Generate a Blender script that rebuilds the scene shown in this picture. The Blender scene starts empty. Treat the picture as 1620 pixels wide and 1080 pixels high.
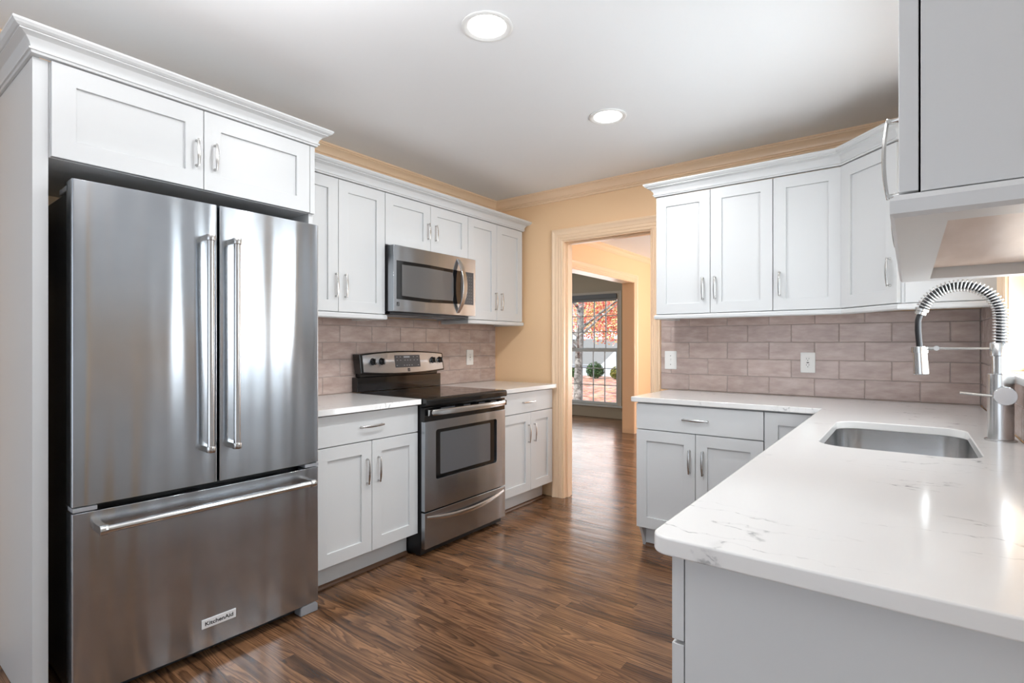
import bpy, bmesh, math, random
from mathutils import Vector, Matrix
random.seed(7)
PI = math.pi
S = bpy.context.scene
C = S.collection

def lin(r, g, b):
    f = lambda c: (c/255/12.92) if c/255 <= .04045 else ((c/255+.055)/1.055)**2.4
    return (f(r), f(g), f(b), 1)

# ------------------------------------------------------------------ camera
cam = bpy.data.cameras.new('camera'); co = bpy.data.objects.new('camera', cam); C.objects.link(co)
co.location = (2.9015, -3.6223, 1.2275); co.rotation_euler = (PI/2, 0, .6443)
cam.sensor_width = 36; cam.lens = 838.19/1620*36; cam.shift_y = 4.48/1620
cam.clip_start = .02; cam.clip_end = 200
S.camera = co
# ------------------------------------------------------------------ world, sun, window and fill light, exposure
S.view_settings.view_transform = 'Standard'; S.view_settings.look = 'None'
S.view_settings.gamma = 1; S.view_settings.use_curve_mapping = False
S.view_settings.exposure = 0.06
w = bpy.data.worlds.new('sky'); S.world = w; w.use_nodes = True
bg = w.node_tree.nodes['Background']
bg.inputs[0].default_value = (.78, .88, 1, 1); bg.inputs[1].default_value = 2.2
def light(name, kind, loc, rot, power, color=(1, 1, 1), size=None, **k):
    l = bpy.data.lights.new(name, kind); l.energy = power; l.color = color
    if kind == 'AREA':
        l.shape = k.get('shape', 'RECTANGLE'); l.size = size[0]; l.size_y = size[-1]
    o = bpy.data.objects.new(name, l); o.location = loc; o.rotation_euler = rot; C.objects.link(o)
    return o
sun = light('sun', 'SUN', (0, 0, 10), (math.radians(38), 0, math.radians(-25)), 5.5, (1, .95, .87)); sun.data.angle = .02
# daylight at the sink and front windows, plus added fill lights
light('rear_fill', 'AREA', (1.6, -6.6, 1.25), (math.radians(118), 0, 0), 3, (.92, .96, 1), (2.6, 2.0))  # added fill from the unseen rear of the room, no known window
light('daylight_sink_window', 'AREA', (3.36, -1.41, 1.60), (0, math.radians(104), 0), 28, (.90, .955, 1), (.95, 1.05))
light('ceiling_bounce_fill', 'AREA', (1.75, -3.3, 2.0), (PI, 0, 0), 22, (.965, .98, 1), (.9, .9))  # added upward fill to brighten the ceiling, not a lamp of the room
light('dining_fill', 'AREA', (2.5, 4.5, 1.4), (-PI/2-.5, 0, 0), 125, (.93, .965, 1), (1.7, 1.9))  # added fill for the dining room, the wall behind it is solid
light('dining_side_fill', 'AREA', (3.42, 3.75, 1.4), (0, PI/2+.35, 0), 28, (.93, .965, 1), (1.6, 1.0))  # second added fill, brightens the dining room walls from an invented side window
light('daylight_front_window', 'AREA', (-1.42, 4.30, 1.12), (-PI/2, 0, 0), 12, (.95, .98, 1), (.9, 1.7))
light('front_room_fill', 'AREA', (-4.1, 2.2, 1.3), (0, -PI/2, 0), 26, (.92, .96, 1), (1.5, 1.5))  # added fill to lift the front room trim, no opening in this wall

# ------------------------------------------------------------------ materials
def M(name, base, rough=.5, metal=0, **k):
    m = bpy.data.materials.new(name); m.use_nodes = True
    b = m.node_tree.nodes['Principled BSDF']
    b.inputs['Base Color'].default_value = base if len(base) == 4 else (*base, 1)
    b.inputs['Roughness'].default_value = rough; b.inputs['Metallic'].default_value = metal
    for n, v in k.items():
        b.inputs[n.replace('_', ' ')].default_value = v
    return m
class NT:
    def __init__(s, m): s.t = m.node_tree; s.b = s.t.nodes['Principled BSDF']
    def n(s, typ, _in=None, **k):
        nd = s.t.nodes.new('ShaderNode'+{'Noise':'TexNoise','Voronoi':'TexVoronoi','TexCoord':'TexCoord','WhiteNoise':'TexWhiteNoise','VectorMath':'VectorMath'}.get(typ,typ))
        for a, v in k.items(): setattr(nd, a, v)
        for i, v in (_in or {}).items():
            if hasattr(v, 'links') or isinstance(v, bpy.types.NodeSocket): s.t.links.new(v, nd.inputs[i])
            else: nd.inputs[i].default_value = v
        return nd
    def math(s, op, a, b=0, c=0):
        nd = s.t.nodes.new('ShaderNodeMath'); nd.operation = op
        for i, v in enumerate((a, b, c)):
            if isinstance(v, bpy.types.NodeSocket): s.t.links.new(v, nd.inputs[i])
            else: nd.inputs[i].default_value = v
        return nd.outputs[0]
    def mix(s, f, a, b, mode='MIX'):
        nd = s.t.nodes.new('ShaderNodeMix'); nd.data_type = 'RGBA'; nd.blend_type = mode
        for i, v in ((0, f), (6, a), (7, b)):
            if isinstance(v, bpy.types.NodeSocket): s.t.links.new(v, nd.inputs[i])
            else: nd.inputs[i].default_value = v
        return nd.outputs[2]
    def ramp(s, f, stops):
        nd = s.t.nodes.new('ShaderNodeValToRGB'); s.t.links.new(f, nd.inputs[0])
        e = nd.color_ramp.elements
        while len(e) < len(stops): e.new(.5)
        for x, (p, c) in zip(e, stops): x.position = p; x.color = c
        return nd.outputs[0]
    def set(s, name, sock): s.t.links.new(sock, s.b.inputs[name])
    def bump(s, h, strength, dist=.01):
        nd = s.n('Bump', {'Height': h, 'Strength': strength, 'Distance': dist})
        s.set('Normal', nd.outputs[0]); return nd

def paint(name, rgb, rough=.45, bump=.06, scale=160):
    m = M(name, lin(*rgb), rough); n = NT(m)
    tc = n.n('TexCoord').outputs['Object']
    ns = n.n('Noise', {'Vector': tc, 'Scale': scale, 'Detail': 2})
    n.bump(ns.outputs[0], bump, .002)
    big = n.n('Noise', {'Vector': tc, 'Scale': 1.3, 'Detail': 2}).outputs[0]
    n.set('Roughness', n.math('MULTIPLY_ADD', big, .12, rough-.06))
    return m
WHITE = paint('cabinet_paint', (211, 212, 212), .38, .03)
GAP = M('cabinet_gap', lin(120, 120, 120), .7)
PEACH = paint('peach_wall_paint', (250, 211, 166), .5, .08, 120)
PEACHT = paint('peach_trim_paint', (251, 219, 184), .32, .02)
CEIL = paint('ceiling_paint', (250, 251, 252), .8, .05, 90)
GREYW = paint('grey_wall_paint', (196, 196, 190), .6, .05)
OLIVE = paint('olive_wall_paint', (168, 162, 146), .6, .05)
BLUETRIM = paint('window_trim_paint', (200, 210, 216), .35, .02)
BACKW = paint('back_room_paint', (205, 204, 202), .6, .05)

def steel(name, base=.60, rough=.27, wob=.25, along='z', aniso=.75, smudge=.05, t=1):
    m = M(name, (base*(1-.05*t), base, base*(1+.08*t), 1), rough, 1); n = NT(m)
    tc = n.n('TexCoord').outputs['Object']
    mp = n.n('Mapping', {'Vector': tc, 'Scale': (2, 2, 420) if along == 'z' else (420, 420, 2)}).outputs[0]
    br = n.n('Noise', {'Vector': mp, 'Scale': 1, 'Detail': 3}).outputs[0]
    sm = n.n('Noise', {'Vector': tc, 'Scale': 5, 'Detail': 6, 'Roughness': .65}).outputs[0]
    lowm = n.n('Mapping', {'Vector': tc, 'Scale': (8.0, 8.0, .6)}).outputs[0]
    low = n.n('Noise', {'Vector': lowm, 'Scale': 1, 'Detail': 1}).outputs[0]
    r = n.math('MULTIPLY_ADD', br, .04, rough-.02)
    r = n.math('MULTIPLY_ADD', sm, smudge, n.math('SUBTRACT', r, smudge*.5))
    n.set('Roughness', r)
    n.b.inputs['Anisotropic'].default_value = aniso
    n.b.inputs['Anisotropic Rotation'].default_value = .25 if along == 'z' else 0
    tg = n.n('Tangent', direction_type='RADIAL', axis='Z').outputs[0]
    n.set('Tangent', tg)
    b1 = n.n('Bump', {'Height': low, 'Strength': wob, 'Distance': .02})
    b2 = n.n('Bump', {'Height': br, 'Strength': .006, 'Distance': .0002, 'Normal': b1.outputs[0]})
    n.set('Normal', b2.outputs[0])
    c = n.ramp(sm, [(.3, (base*(.945-.055*t), base*.945, base*(.945+.065*t), 1)), (.7, (base*(1.03-.06*t), base*1.03, base*(1.03+.07*t), 1))]); n.set('Base Color', c)
    return m
FSTEEL = steel('fridge_steel', .50, .21, .6)
STEEL = steel('range_steel', .46, .24, .15)
NICKEL = M('satin_nickel', (.55, .545, .53, 1), .24, 1)
CHROME = M('polished_bar', (.62, .62, .615, 1), .2, 1)
FAUCET = steel('faucet_steel', .62, .24, 0, 'z', .5, .03, 0)
SINKM = steel('sink_steel', .60, .22, .05, 'z', .3, .08, 0)
DARKG = M('dark_grey_enamel', lin(62, 63, 66), .35, .3)
GREYP = M('grey_plastic', lin(150, 152, 156), .4)
BLACK = M('black_plastic', lin(18, 18, 19), .35)
BLACKG = M('black_gloss', lin(14, 14, 15), .08, 0, Specular_IOR_Level=.6)
COOK = M('cooktop_glass', lin(22, 22, 24), .06, 0, Specular_IOR_Level=.7)
OVENG = M('oven_glass', lin(88, 89, 92), .10, 0, Specular_IOR_Level=.9)
MWG = M('microwave_glass', lin(92, 91, 91), .10, 0, Specular_IOR_Level=.9)
RUB = M('black_hose', lin(16, 17, 20), .4)
PLATE = M('white_plate', lin(236, 234, 230), .3)
SLOT = M('dark_slot', lin(60, 55, 50), .5)
INK = M('black_ink', lin(20, 20, 22), .5)
WHITEINK = M('light_ink', lin(205, 205, 208), .5)
BADGE = M('badge_plate', (.8, .8, .8, 1), .3, 0)
TRIMW = M('can_trim', lin(244, 244, 242), .35)
EM = M('lamp_lens', (1, 1, 1, 1), .5); EM.node_tree.nodes['Principled BSDF'].inputs['Emission Color'].default_value = (1, .98, .95, 1)
EM.node_tree.nodes['Principled BSDF'].inputs['Emission Strength'].default_value = 7
GLASS = M('window_glass', (1, 1, 1, 1), 0, 0)
def mkglass():
    t = GLASS.node_tree; t.nodes.clear()
    o = t.nodes.new('ShaderNodeOutputMaterial'); mx = t.nodes.new('ShaderNodeMixShader')
    tr = t.nodes.new('ShaderNodeBsdfTransparent'); gl = t.nodes.new('ShaderNodeBsdfGlossy'); gl.inputs[1].default_value = .02
    tr.inputs[0].default_value = (.94, .96, .96, 1)
    fr = t.nodes.new('ShaderNodeFresnel'); fr.inputs[0].default_value = 1.4
    t.links.new(fr.outputs[0], mx.inputs[0]); t.links.new(tr.outputs[0], mx.inputs[1]); t.links.new(gl.outputs[0], mx.inputs[2])
    t.links.new(mx.outputs[0], o.inputs[0])
mkglass()

def mk_quartz():
    m = M('white_quartz', lin(232, 231, 229), .13, 0, Specular_IOR_Level=.5); n = NT(m)
    tc = n.n('TexCoord').outputs['Object']
    wp = n.n('Noise', {'Vector': tc, 'Scale': 9, 'Detail': 4}).outputs['Color']
    v = n.n('VectorMath', {0: wp, 1: (.10, .10, .10)}, operation='MULTIPLY').outputs[0]
    v = n.n('VectorMath', {0: tc, 1: v}, operation='ADD').outputs[0]
    rot = n.n('Mapping', {'Vector': v, 'Rotation': (0, 0, -.45), 'Scale': (1.3, 4.2, 2)}).outputs[0]
    a = n.n('Noise', {'Vector': rot, 'Scale': 2.1, 'Detail': 2}).outputs[0]
    ridge = n.math('ABSOLUTE', n.math('SUBTRACT', a, .5))
    vein = n.ramp(ridge, [(0, (1, 1, 1, 1)), (.016, (0, 0, 0, 1))])
    mask = n.ramp(n.n('Noise', {'Vector': tc, 'Scale': 3.2, 'Detail': 1}).outputs[0], [(.50, (0, 0, 0, 1)), (.60, (1, 1, 1, 1))])
    fine = n.ramp(n.n('Noise', {'Vector': v, 'Scale': 55, 'Detail': 3}).outputs[0], [(.50, (0, 0, 0, 1)), (.62, (1, 1, 1, 1))])
    f = n.math('MULTIPLY', n.math('MULTIPLY', vein, mask), n.math('MULTIPLY_ADD', fine, .75, .12))
    cloud = n.mix(n.n('Noise', {'Vector': tc, 'Scale': 2.2, 'Detail': 3}).outputs[0], lin(236, 235, 233), lin(228, 226, 223))
    n.set('Base Color', n.mix(n.math('MULTIPLY', f, .95), cloud, lin(140, 140, 140)))
    return m
QUARTZ = mk_quartz()

def mk_floor():
    m = M('stained_oak', lin(110, 80, 60), .3, 0, Specular_IOR_Level=.45); n = NT(m)
    tc = n.n('TexCoord').outputs['Object']
    sp = n.n('SeparateXYZ', {0: tc}); X, Y = sp.outputs[0], sp.outputs[1]
    bw = .0572
    yb = n.math('DIVIDE', Y, bw); row = n.math('FLOOR', yb); fy = n.math('FRACT', yb)
    rnd = n.n('WhiteNoise', {'W': row}, noise_dimensions='1D').outputs['Value']
    xo = n.math('ADD', X, n.math('MULTIPLY', rnd, 7.3))
    ln = n.math('MULTIPLY_ADD', n.n('WhiteNoise', {'W': n.math('ADD', row, 31.7)}, noise_dimensions='1D').outputs['Value'], .5, .62)
    xb = n.math('DIVIDE', xo, ln); ix = n.math('FLOOR', xb); fx = n.math('FRACT', xb)
    idn = n.math('ADD', n.math('MULTIPLY', row, 13.17), n.math('MULTIPLY', ix, 5.71))
    wn = n.n('WhiteNoise', {'W': idn}, noise_dimensions='1D'); h = wn.outputs['Value']
    h2 = n.n('WhiteNoise', {'W': n.math('ADD', idn, 77.3)}, noise_dimensions='1D').outputs['Value']
    # grain coordinates, each board its own cut of the log
    gv = n.n('CombineXYZ', {0: n.math('ADD', X, n.math('MULTIPLY', h, 40)), 1: n.math('ADD', Y, n.math('MULTIPLY', h2, 9)), 2: n.math('MULTIPLY', h, 20)}).outputs[0]
    g1 = n.n('Mapping', {'Vector': gv, 'Scale': (1.1, 12, 1)}).outputs[0]
    base = n.n('Noise', {'Vector': g1, 'Scale': 1, 'Detail': 1.5, 'Roughness': .4}).outputs[0]
    wig = n.n('Noise', {'Vector': n.n('Mapping', {'Vector': gv, 'Scale': (22, 60, 1)}).outputs[0], 'Scale': 1, 'Detail': 2}).outputs[0]
    ph = n.math('MULTIPLY_ADD', wig, .022, base)
    rings = n.math('FRACT', n.math('MULTIPLY', ph, n.math('MULTIPLY_ADD', h2, 9, 9)))
    line = n.ramp(rings, [(0, (0, 0, 0, 1)), (.16, (1, 1, 1, 1)), (.55, (.62, .62, .62, 1)), (1, (0, 0, 0, 1))])
    pore = n.n('Noise', {'Vector': n.n('Mapping', {'Vector': gv, 'Scale': (14, 480, 1)}).outputs[0], 'Scale': 1, 'Detail': 2}).outputs[0]
    pr = n.ramp(pore, [(.36, (.55, .55, .55, 1)), (.52, (1, 1, 1, 1))])
    light_ = n.mix(h, lin(176, 130, 92), lin(146, 104, 73))
    dark = n.mix(h, lin(98, 69, 50), lin(76, 53, 39))
    col = n.mix(n.math('MULTIPLY_ADD', line, .78, .1), dark, light_)
    col = n.mix(.75, col, pr, 'MULTIPLY')
    tone = n.ramp(h2, [(0, (.52, .51, .50, 1)), (.35, (.80, .79, .78, 1)), (1, (1.0, 1.0, 1.0, 1))])
    col = n.mix(1, col, tone, 'MULTIPLY')
    ey = n.math('MINIMUM', fy, n.math('SUBTRACT', 1, fy)); ex = n.math('MULTIPLY', n.math('MINIMUM', fx, n.math('SUBTRACT', 1, fx)), 14)
    e = n.math('MINIMUM', ey, ex)
    em = n.ramp(e, [(0, (.45, .45, .45, 1)), (.022, (1, 1, 1, 1))])
    col = n.mix(1, col, em, 'MULTIPLY')
    n.set('Base Color', col)
    scuff = n.n('Noise', {'Vector': tc, 'Scale': 3.5, 'Detail': 5}).outputs[0]
    n.set('Roughness', n.math('MULTIPLY_ADD', scuff, .18, .12))
    hh = n.math('MULTIPLY_ADD', line, .25, n.math('MULTIPLY', em, 1.0))
    wave = n.n('Noise', {'Vector': n.n('Mapping', {'Vector': tc, 'Scale': (1.5, 14, 1)}).outputs[0], 'Scale': 1, 'Detail': 1}).outputs[0]
    b1 = n.n('Bump', {'Height': wave, 'Strength': .25, 'Distance': .006})
    b2 = n.n('Bump', {'Height': hh, 'Strength': .25, 'Distance': .0008, 'Normal': b1.outputs[0]})
    n.set('Normal', b2.outputs[0])
    return m
FLOOR = mk_floor()
SHOE = M('dark_oak_shoe', lin(104, 74, 54), .4)

def mk_tile():
    m = M('glazed_tile', lin(170, 148, 140), .24, 0, Specular_IOR_Level=.6); n = NT(m)
    tc = n.n('TexCoord').outputs['Object']
    isl = n.n('NewGeometry').outputs['Random Per Island']
    v = n.n('VectorMath', {0: tc, 1: n.n('CombineXYZ', {0: n.math('MULTIPLY', isl, 30), 1: 0, 2: n.math('MULTIPLY', isl, 17)}).outputs[0]}, operation='ADD').outputs[0]
    cl = n.n('Noise', {'Vector': n.n('Mapping', {'Vector': v, 'Scale': (7, 7, 22)}).outputs[0], 'Scale': 1, 'Detail': 5, 'Roughness': .6}).outputs[0]
    c = n.ramp(cl, [(.3, lin(176, 154, 144)), (.5, lin(192, 171, 161)), (.7, lin(207, 189, 181))])
    tone = n.ramp(isl, [(0, (.9, .89, .9, 1)), (1, (1, 1, 1, 1))])
    n.set('Base Color', n.mix(1, c, tone, 'MULTIPLY'))
    wv = n.n('Noise', {'Vector': v, 'Scale': 16, 'Detail': 2}).outputs[0]
    n.bump(wv, .10, .004)
    return m
TILE = mk_tile()
GROUT = M('grout', lin(168, 156, 150), .8)
def mk_maple():
    m = M('maple_veneer', lin(206, 190, 178), .35); n = NT(m)
    tc = n.n('TexCoord').outputs['Object']
    g = n.n('Noise', {'Vector': n.n('Mapping', {'Vector': tc, 'Scale': (9, 2, 1)}).outputs[0], 'Scale': 2, 'Detail': 5}).outputs[0]
    n.set('Base Color', n.ramp(g, [(.3, lin(196, 176, 162)), (.7, lin(216, 200, 190))]))
    return m
MAPLE = mk_maple()

# ------------------------------------------------------------------ mesh helpers
def BM(): return bmesh.new()
def box(bm, x0, x1, y0, y1, z0, z1):
    v = [bm.verts.new((x, y, z)) for z in (z0, z1) for x, y in ((x0, y0), (x1, y0), (x1, y1), (x0, y1))]
    for f in ((3, 2, 1, 0), (4, 5, 6, 7), (0, 1, 5, 4), (1, 2, 6, 5), (2, 3, 7, 6), (3, 0, 4, 7)):
        bm.faces.new([v[i] for i in f])
def obj(name, bm, mat, parent=None, bevel=0, angle=35, seg=2):
    bmesh.ops.remove_doubles(bm, verts=bm.verts, dist=1e-6)
    bmesh.ops.recalc_face_normals(bm, faces=bm.faces)
    for f in bm.faces: f.smooth = True
    for e in bm.edges:
        if len(e.link_faces) == 2: e.smooth = e.calc_face_angle(0) < math.radians(angle)
        else: e.smooth = False
    me = bpy.data.meshes.new(name); bm.to_mesh(me); bm.free()
    me.materials.append(mat)
    o = bpy.data.objects.new(name, me); C.objects.link(o)
    if parent: o.parent = parent
    if bevel:
        mo = o.modifiers.new('bevel', 'BEVEL'); mo.width = bevel; mo.segments = seg; mo.limit_method = 'ANGLE'
        mo.angle_limit = math.radians(40); mo.harden_normals = True
    return o
def bx(name, mat, parent, *d, bevel=0):
    bm = BM(); box(bm, *d); return obj(name, bm, mat, parent, bevel)
def tag(o, label, cat, group=None, kind=None):
    if label: o['label'] = label
    if cat: o['category'] = cat
    if group: o['group'] = group
    if kind: o['kind'] = kind
    return o
def thing(name, label, cat, loc=(0, 0, 0), rz=0, group=None):
    o = bpy.data.objects.new(name, None); C.objects.link(o); o.empty_display_size = .1
    o.location = loc; o.rotation_euler = (0, 0, rz)
    return tag(o, label, cat, group)
def struct(o): o['kind'] = 'structure'; return o
def tube(bm, pts, r, n=12, flat=None, cap=True):
    """sweep a round (or elliptical: flat=(a,b) multipliers list) section along pts; r number or list"""
    pts = [Vector(p) for p in pts]; rings = []
    up = None
    for i, p in enumerate(pts):
        t = (pts[min(i+1, len(pts)-1)]-pts[max(i-1, 0)]).normalized()
        if up is None:
            a = Vector((0, 0, 1)) if abs(t.z) < .9 else Vector((1, 0, 0))
            up = (a-t*a.dot(t)).normalized()
        up = (up-t*up.dot(t)).normalized(); sd = t.cross(up)
        rr = r[i] if isinstance(r, (list, tuple)) else r
        a, b = (rr, rr) if not isinstance(rr, (list, tuple)) else rr
        rings.append([bm.verts.new(p+up*(math.cos(k*2*PI/n)*a)+sd*(math.sin(k*2*PI/n)*b)) for k in range(n)])
    for A, B in zip(rings, rings[1:]):
        for k in range(n): bm.faces.new((A[k], A[(k+1) % n], B[(k+1) % n], B[k]))
    if cap: bm.faces.new(rings[0][::-1]); bm.faces.new(rings[-1])
def cyl(bm, p0, p1, r, n=24): tube(bm, [p0, p1], r, n)
def lathe(bm, prof, c=(0, 0, 0), n=32, axis='z'):
    rings = []
    for r, h in prof:
        if r < 1e-6: rings.append([bm.verts.new(_ax(0, 0, h, c, axis))]); continue
        rings.append([bm.verts.new(_ax(r*math.cos(k*2*PI/n), r*math.sin(k*2*PI/n), h, c, axis)) for k in range(n)])
    for A, B in zip(rings, rings[1:]):
        for k in range(n):
            k2 = (k+1) % n
            if len(A) == 1: bm.faces.new((A[0], B[k], B[k2]))
            elif len(B) == 1: bm.faces.new((A[k], A[k2], B[0]))
            else: bm.faces.new((A[k], A[k2], B[k2], B[k]))
def _ax(a, b, h, c, axis):
    if axis == 'z': return (c[0]+a, c[1]+b, c[2]+h)
    if axis == 'y': return (c[0]+a, c[1]+h, c[2]+b)
    return (c[0]+h, c[1]+a, c[2]+b)
def sweep2d(bm, path, prof, mp, closed=False):
    """path of 2D points; prof of (offset to the right of travel, height); mp(px,py,h)->3D; mitred"""
    P = [Vector(p) for p in path]; n = len(P); rings = []
    for i, p in enumerate(P):
        a = P[i-1] if (i > 0 or closed) else None
        b = P[(i+1) % n] if (i < n-1 or closed) else None
        nr = []
        if a is not None: d = (p-a).normalized(); nr.append(Vector((d.y, -d.x)))
        if b is not None: d = (b-p).normalized(); nr.append(Vector((d.y, -d.x)))
        if len(nr) == 2:
            m = (nr[0]+nr[1]); m = m/m.length; m = m/max(.2, m.dot(nr[0]))
        else: m = nr[0]
        rings.append([bm.verts.new(mp(p.x+m.x*o, p.y+m.y*o, h)) for o, h in prof])
    k = len(prof); rng = range(n) if closed else range(n-1)
    for i in rng:
        A, B = rings[i], rings[(i+1) % n]
        for j in range(k): bm.faces.new((A[j], A[(j+1) % k], B[(j+1) % k], B[j]))
    if not closed: bm.faces.new(rings[0][::-1]); bm.faces.new(rings[-1])
def prism(bm, outline, h0, h1, mp, holes=()):
    """flat polygon (2D) with holes, extruded between h0 and h1"""
    loops = [outline]+list(holes); allv = []
    for h in (h0, h1):
        ed = []; vs = []
        for lp in loops:
            v = [bm.verts.new(mp(x, y, h)) for x, y in lp]; vs.append(v)
            ed += [bm.edges.new((v[i], v[(i+1) % len(v)])) for i in range(len(v))]
        if len(loops) == 1: bm.faces.new(vs[0])
        else: bmesh.ops.triangle_fill(bm, use_beauty=True, use_dissolve=True, edges=ed)
        allv.append(vs)
    for A, B in zip(*allv):
        for i in range(len(A)):
            j = (i+1) % len(A); bm.faces.new((A[i], A[j], B[j], B[i]))
def rrect(x0, x1, y0, y1, r, n=6):
    out = []
    rs = r if isinstance(r, (list, tuple)) else (r,)*4
    for (cx, cy, a), rr in zip(((x1, y1, 0), (x0, y1, 90), (x0, y0, 180), (x1, y0, 270)), rs):
        sx = -1 if cx == x1 else 1; sy = -1 if cy == y1 else 1
        if rr < 1e-5: out.append((cx, cy)); continue
        for k in range(n+1):
            t = math.radians(a+90*k/n); out.append((cx+sx*rr+rr*math.cos(t), cy+sy*rr+rr*math.sin(t)))
    return out
XY = lambda x, y, h: (x, y, h)
def onfront(yf): return lambda x, z, h: (x, yf-h, z)      # plate standing off a front plane, local frame

def bar_handle_mesh(L=.135):
    """arched cabinet pull on two posts, vertical, standing off the plane y=0 towards -y"""
    bm = BM(); n = 16; pts = []; rr = []
    for i in range(n+1):
        t = i/n*2-1
        pts.append((0, -(.018+.006*(1-t*t)), t*L*.5)); s = (1-t*t)
        rr.append((.0038+.0034*s, .0026+.0006*s))
    tube(bm, pts, [(a, b) for a, b in rr], 12)
    for s in (-1, 1):
        lathe(bm, [(0, 0), (.0058, 0), (.0056, -.003), (.0040, -.006), (.0038, -.016), (.0052, -.0202), (0, -.0212)], (0, 0, s*(L*.5-.005)), 14, 'y')
    return bm
_h = {}
def handle(parent, x, z, yf, L=.135, horiz=False):
    if L not in _h:
        o = obj('handle', bar_handle_mesh(L), NICKEL, None, 0, 50); _h[L] = o.data
        o.parent = parent
    else:
        o = bpy.data.objects.new('handle', _h[L]); C.objects.link(o); o.parent = parent
    o.location = (x, yf, z); o.rotation_euler = (0, PI/2 if horiz else 0, 0)
    return o
def shaker(parent, name, x0, x1, z0, z1, yf, st=.064, th=.020, rec=.010, flat=False):
    g = .0016; x0 += g; x1 -= g; z0 += g; z1 -= g
    bm = BM()
    if flat: box(bm, x0, x1, yf, yf+th, z0, z1)
    else:
        prism(bm, rrect(x0, x1, z0, z1, 0), -th, 0, lambda a, b, h: (a, yf-h, b), [rrect(x0+st, x1-st, z0+st, z1-st, 0)])
        box(bm, x0+st-.004, x1-st+.004, yf+rec, yf+th-.002, z0+st-.004, z1-st+.004)
    return obj(name, bm, WHITE, parent, .0012)

def cabinet(label, loc, rz, W, D, H, doors=(), drawers=(), group=None, kick=None, name='wall_cabinet', cat='cabinet', bottom=None, hl=.135, foot=None, low=None):
    """local: x 0..W along the wall, wall at y=0, door faces at y=-D, z from loc"""
    t = thing(name, label, cat, loc, rz, group)
    b = D-.022
    bm = BM(); box(bm, .0008, W-.0008, -b, -.003, 0, H if low is None else low)
    if low is not None:
        for q in ((.0008, .018, -b, -.003), (W-.018, W-.0008, -b, -.003), (.018, W-.018, -b, -b+.018)): box(bm, *q, low, H)
    obj('carcass', bm, WHITE, t, .0008)
    if bottom: bx('bottom_panel', MAPLE, t, .018, W-.018, -b+.018, -.02, -.002, -.0002)
    for k, (x0, x1, z0, z1, hx, hz) in enumerate(doors):
        d = shaker(t, 'door', x0, x1, z0, z1, -D)
        if hx is not None: handle(d, hx, hz, -D, hl)
    for x0, x1, z0, z1 in drawers:
        d = shaker(t, 'drawer', x0, x1, z0, z1, -D, flat=True)
        handle(d, (x0+x1)/2, (z0+z1)/2, -D, .145, True)
    if kick: bx('toe_kick', WHITE, t, kick[0], kick[1], -.535, -.50, -loc[2]+.001, -.0005)
    if foot is not None:
        # side skin running to the floor with a scooped toe notch
        bm = BM(); zb = -loc[2]+.001
        pr = [(-.515, zb), (-.535, zb), (-.548, zb+.03), (-.560, zb+.06), (-.572, zb+.085), (-.60, -.0006), (-.515, -.0006)]
        prism(bm, pr, foot[0], foot[1], lambda a, bb, h: (h, a, bb)); obj('side_foot', bm, WHITE, t, .0008)
    return t

# ================================================================== THE SETTING
XW = 3.2; HC = 2.462
bx('floor', FLOOR, None, -4.5, 4.2, -7.0, 5.2, -.05, 0); struct(bpy.data.objects['floor'])
# the kitchen ceiling and those of the rooms beyond
struct(bx('ceiling', CEIL, None, -.12, XW+.15, -6.9, .02, HC, HC+.05))
struct(bx('ceiling_dining', CEIL, None, -.30, 3.6, .02, 4.7, HC, HC+.05))
struct(bx('ceiling_front', CEIL, None, -4.2, -.30, .02, 4.6, HC, HC+.05))
def wallbox(name, mat, outline, holes, h0, h1, mp):
    bm = BM(); prism(bm, outline, h0, h1, mp, holes); return struct(obj(name, bm, mat))
R4 = lambda a, b, c, d: [(a, c), (b, c), (b, d), (a, d)]
XZ = lambda x, z, h: (x, h, z)
YZ = lambda y, z, h: (h, y, z)
DX0, DX1, DZ = .685, 1.4305, 2.0518
struct(bx('wall_left', PEACH, None, -.12, 0, -3.3, 0, 0, HC))
struct(bx('wall_left_rear', BACKW, None, -.12, 0, -6.9, -3.3, 0, HC))
struct(bx('wall_right_rear', BACKW, None, XW, XW+.14, -6.9, -2.9, 0, HC))
wallbox('wall_far', PEACH, [(-.12, 0), (DX0, 0), (DX0, DZ), (DX1, DZ), (DX1, 0), (XW+.15, 0), (XW+.15, HC), (-.12, HC)], [], .001, .125, XZ)
WY0, WY1, WZ0, WZ1 = -1.96, -.87, 1.127, 2.12
wallbox('wall_right', PEACH, R4(-2.9, 0, 0, HC), [R4(WY0, WY1, WZ0, WZ1)], XW, XW+.14, YZ)
wallbox('wall_back', BACKW, [(0, 0), (.3, 0), (.3, 2.3), (2.9, 2.3), (2.9, 0), (XW, 0), (XW, HC), (0, HC)], [], -6.9, -6.78, XZ)
# dining room beyond the doorway: left wall with a wide cased opening
XH = -.126
HY0, HY1, HZ = .75, 3.2, 2.085
wallbox('wall_dining_left', PEACH, [(.126, 0), (HY0, 0), (HY0, HZ), (HY1, HZ), (HY1, 0), (4.6, 0), (4.6, HC), (.126, HC)], [], XH, XH-.17, YZ)
struct(bx('wall_dining_far', PEACH, None, XH+.001, 3.45, 4.55, 4.65, 0, HC))
wallbox('wall_dining_right', PEACH, R4(.126, 4.65, 0, HC), [R4(3.2, 4.3, .5, 2.2)], 3.45, 3.55, YZ)
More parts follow.
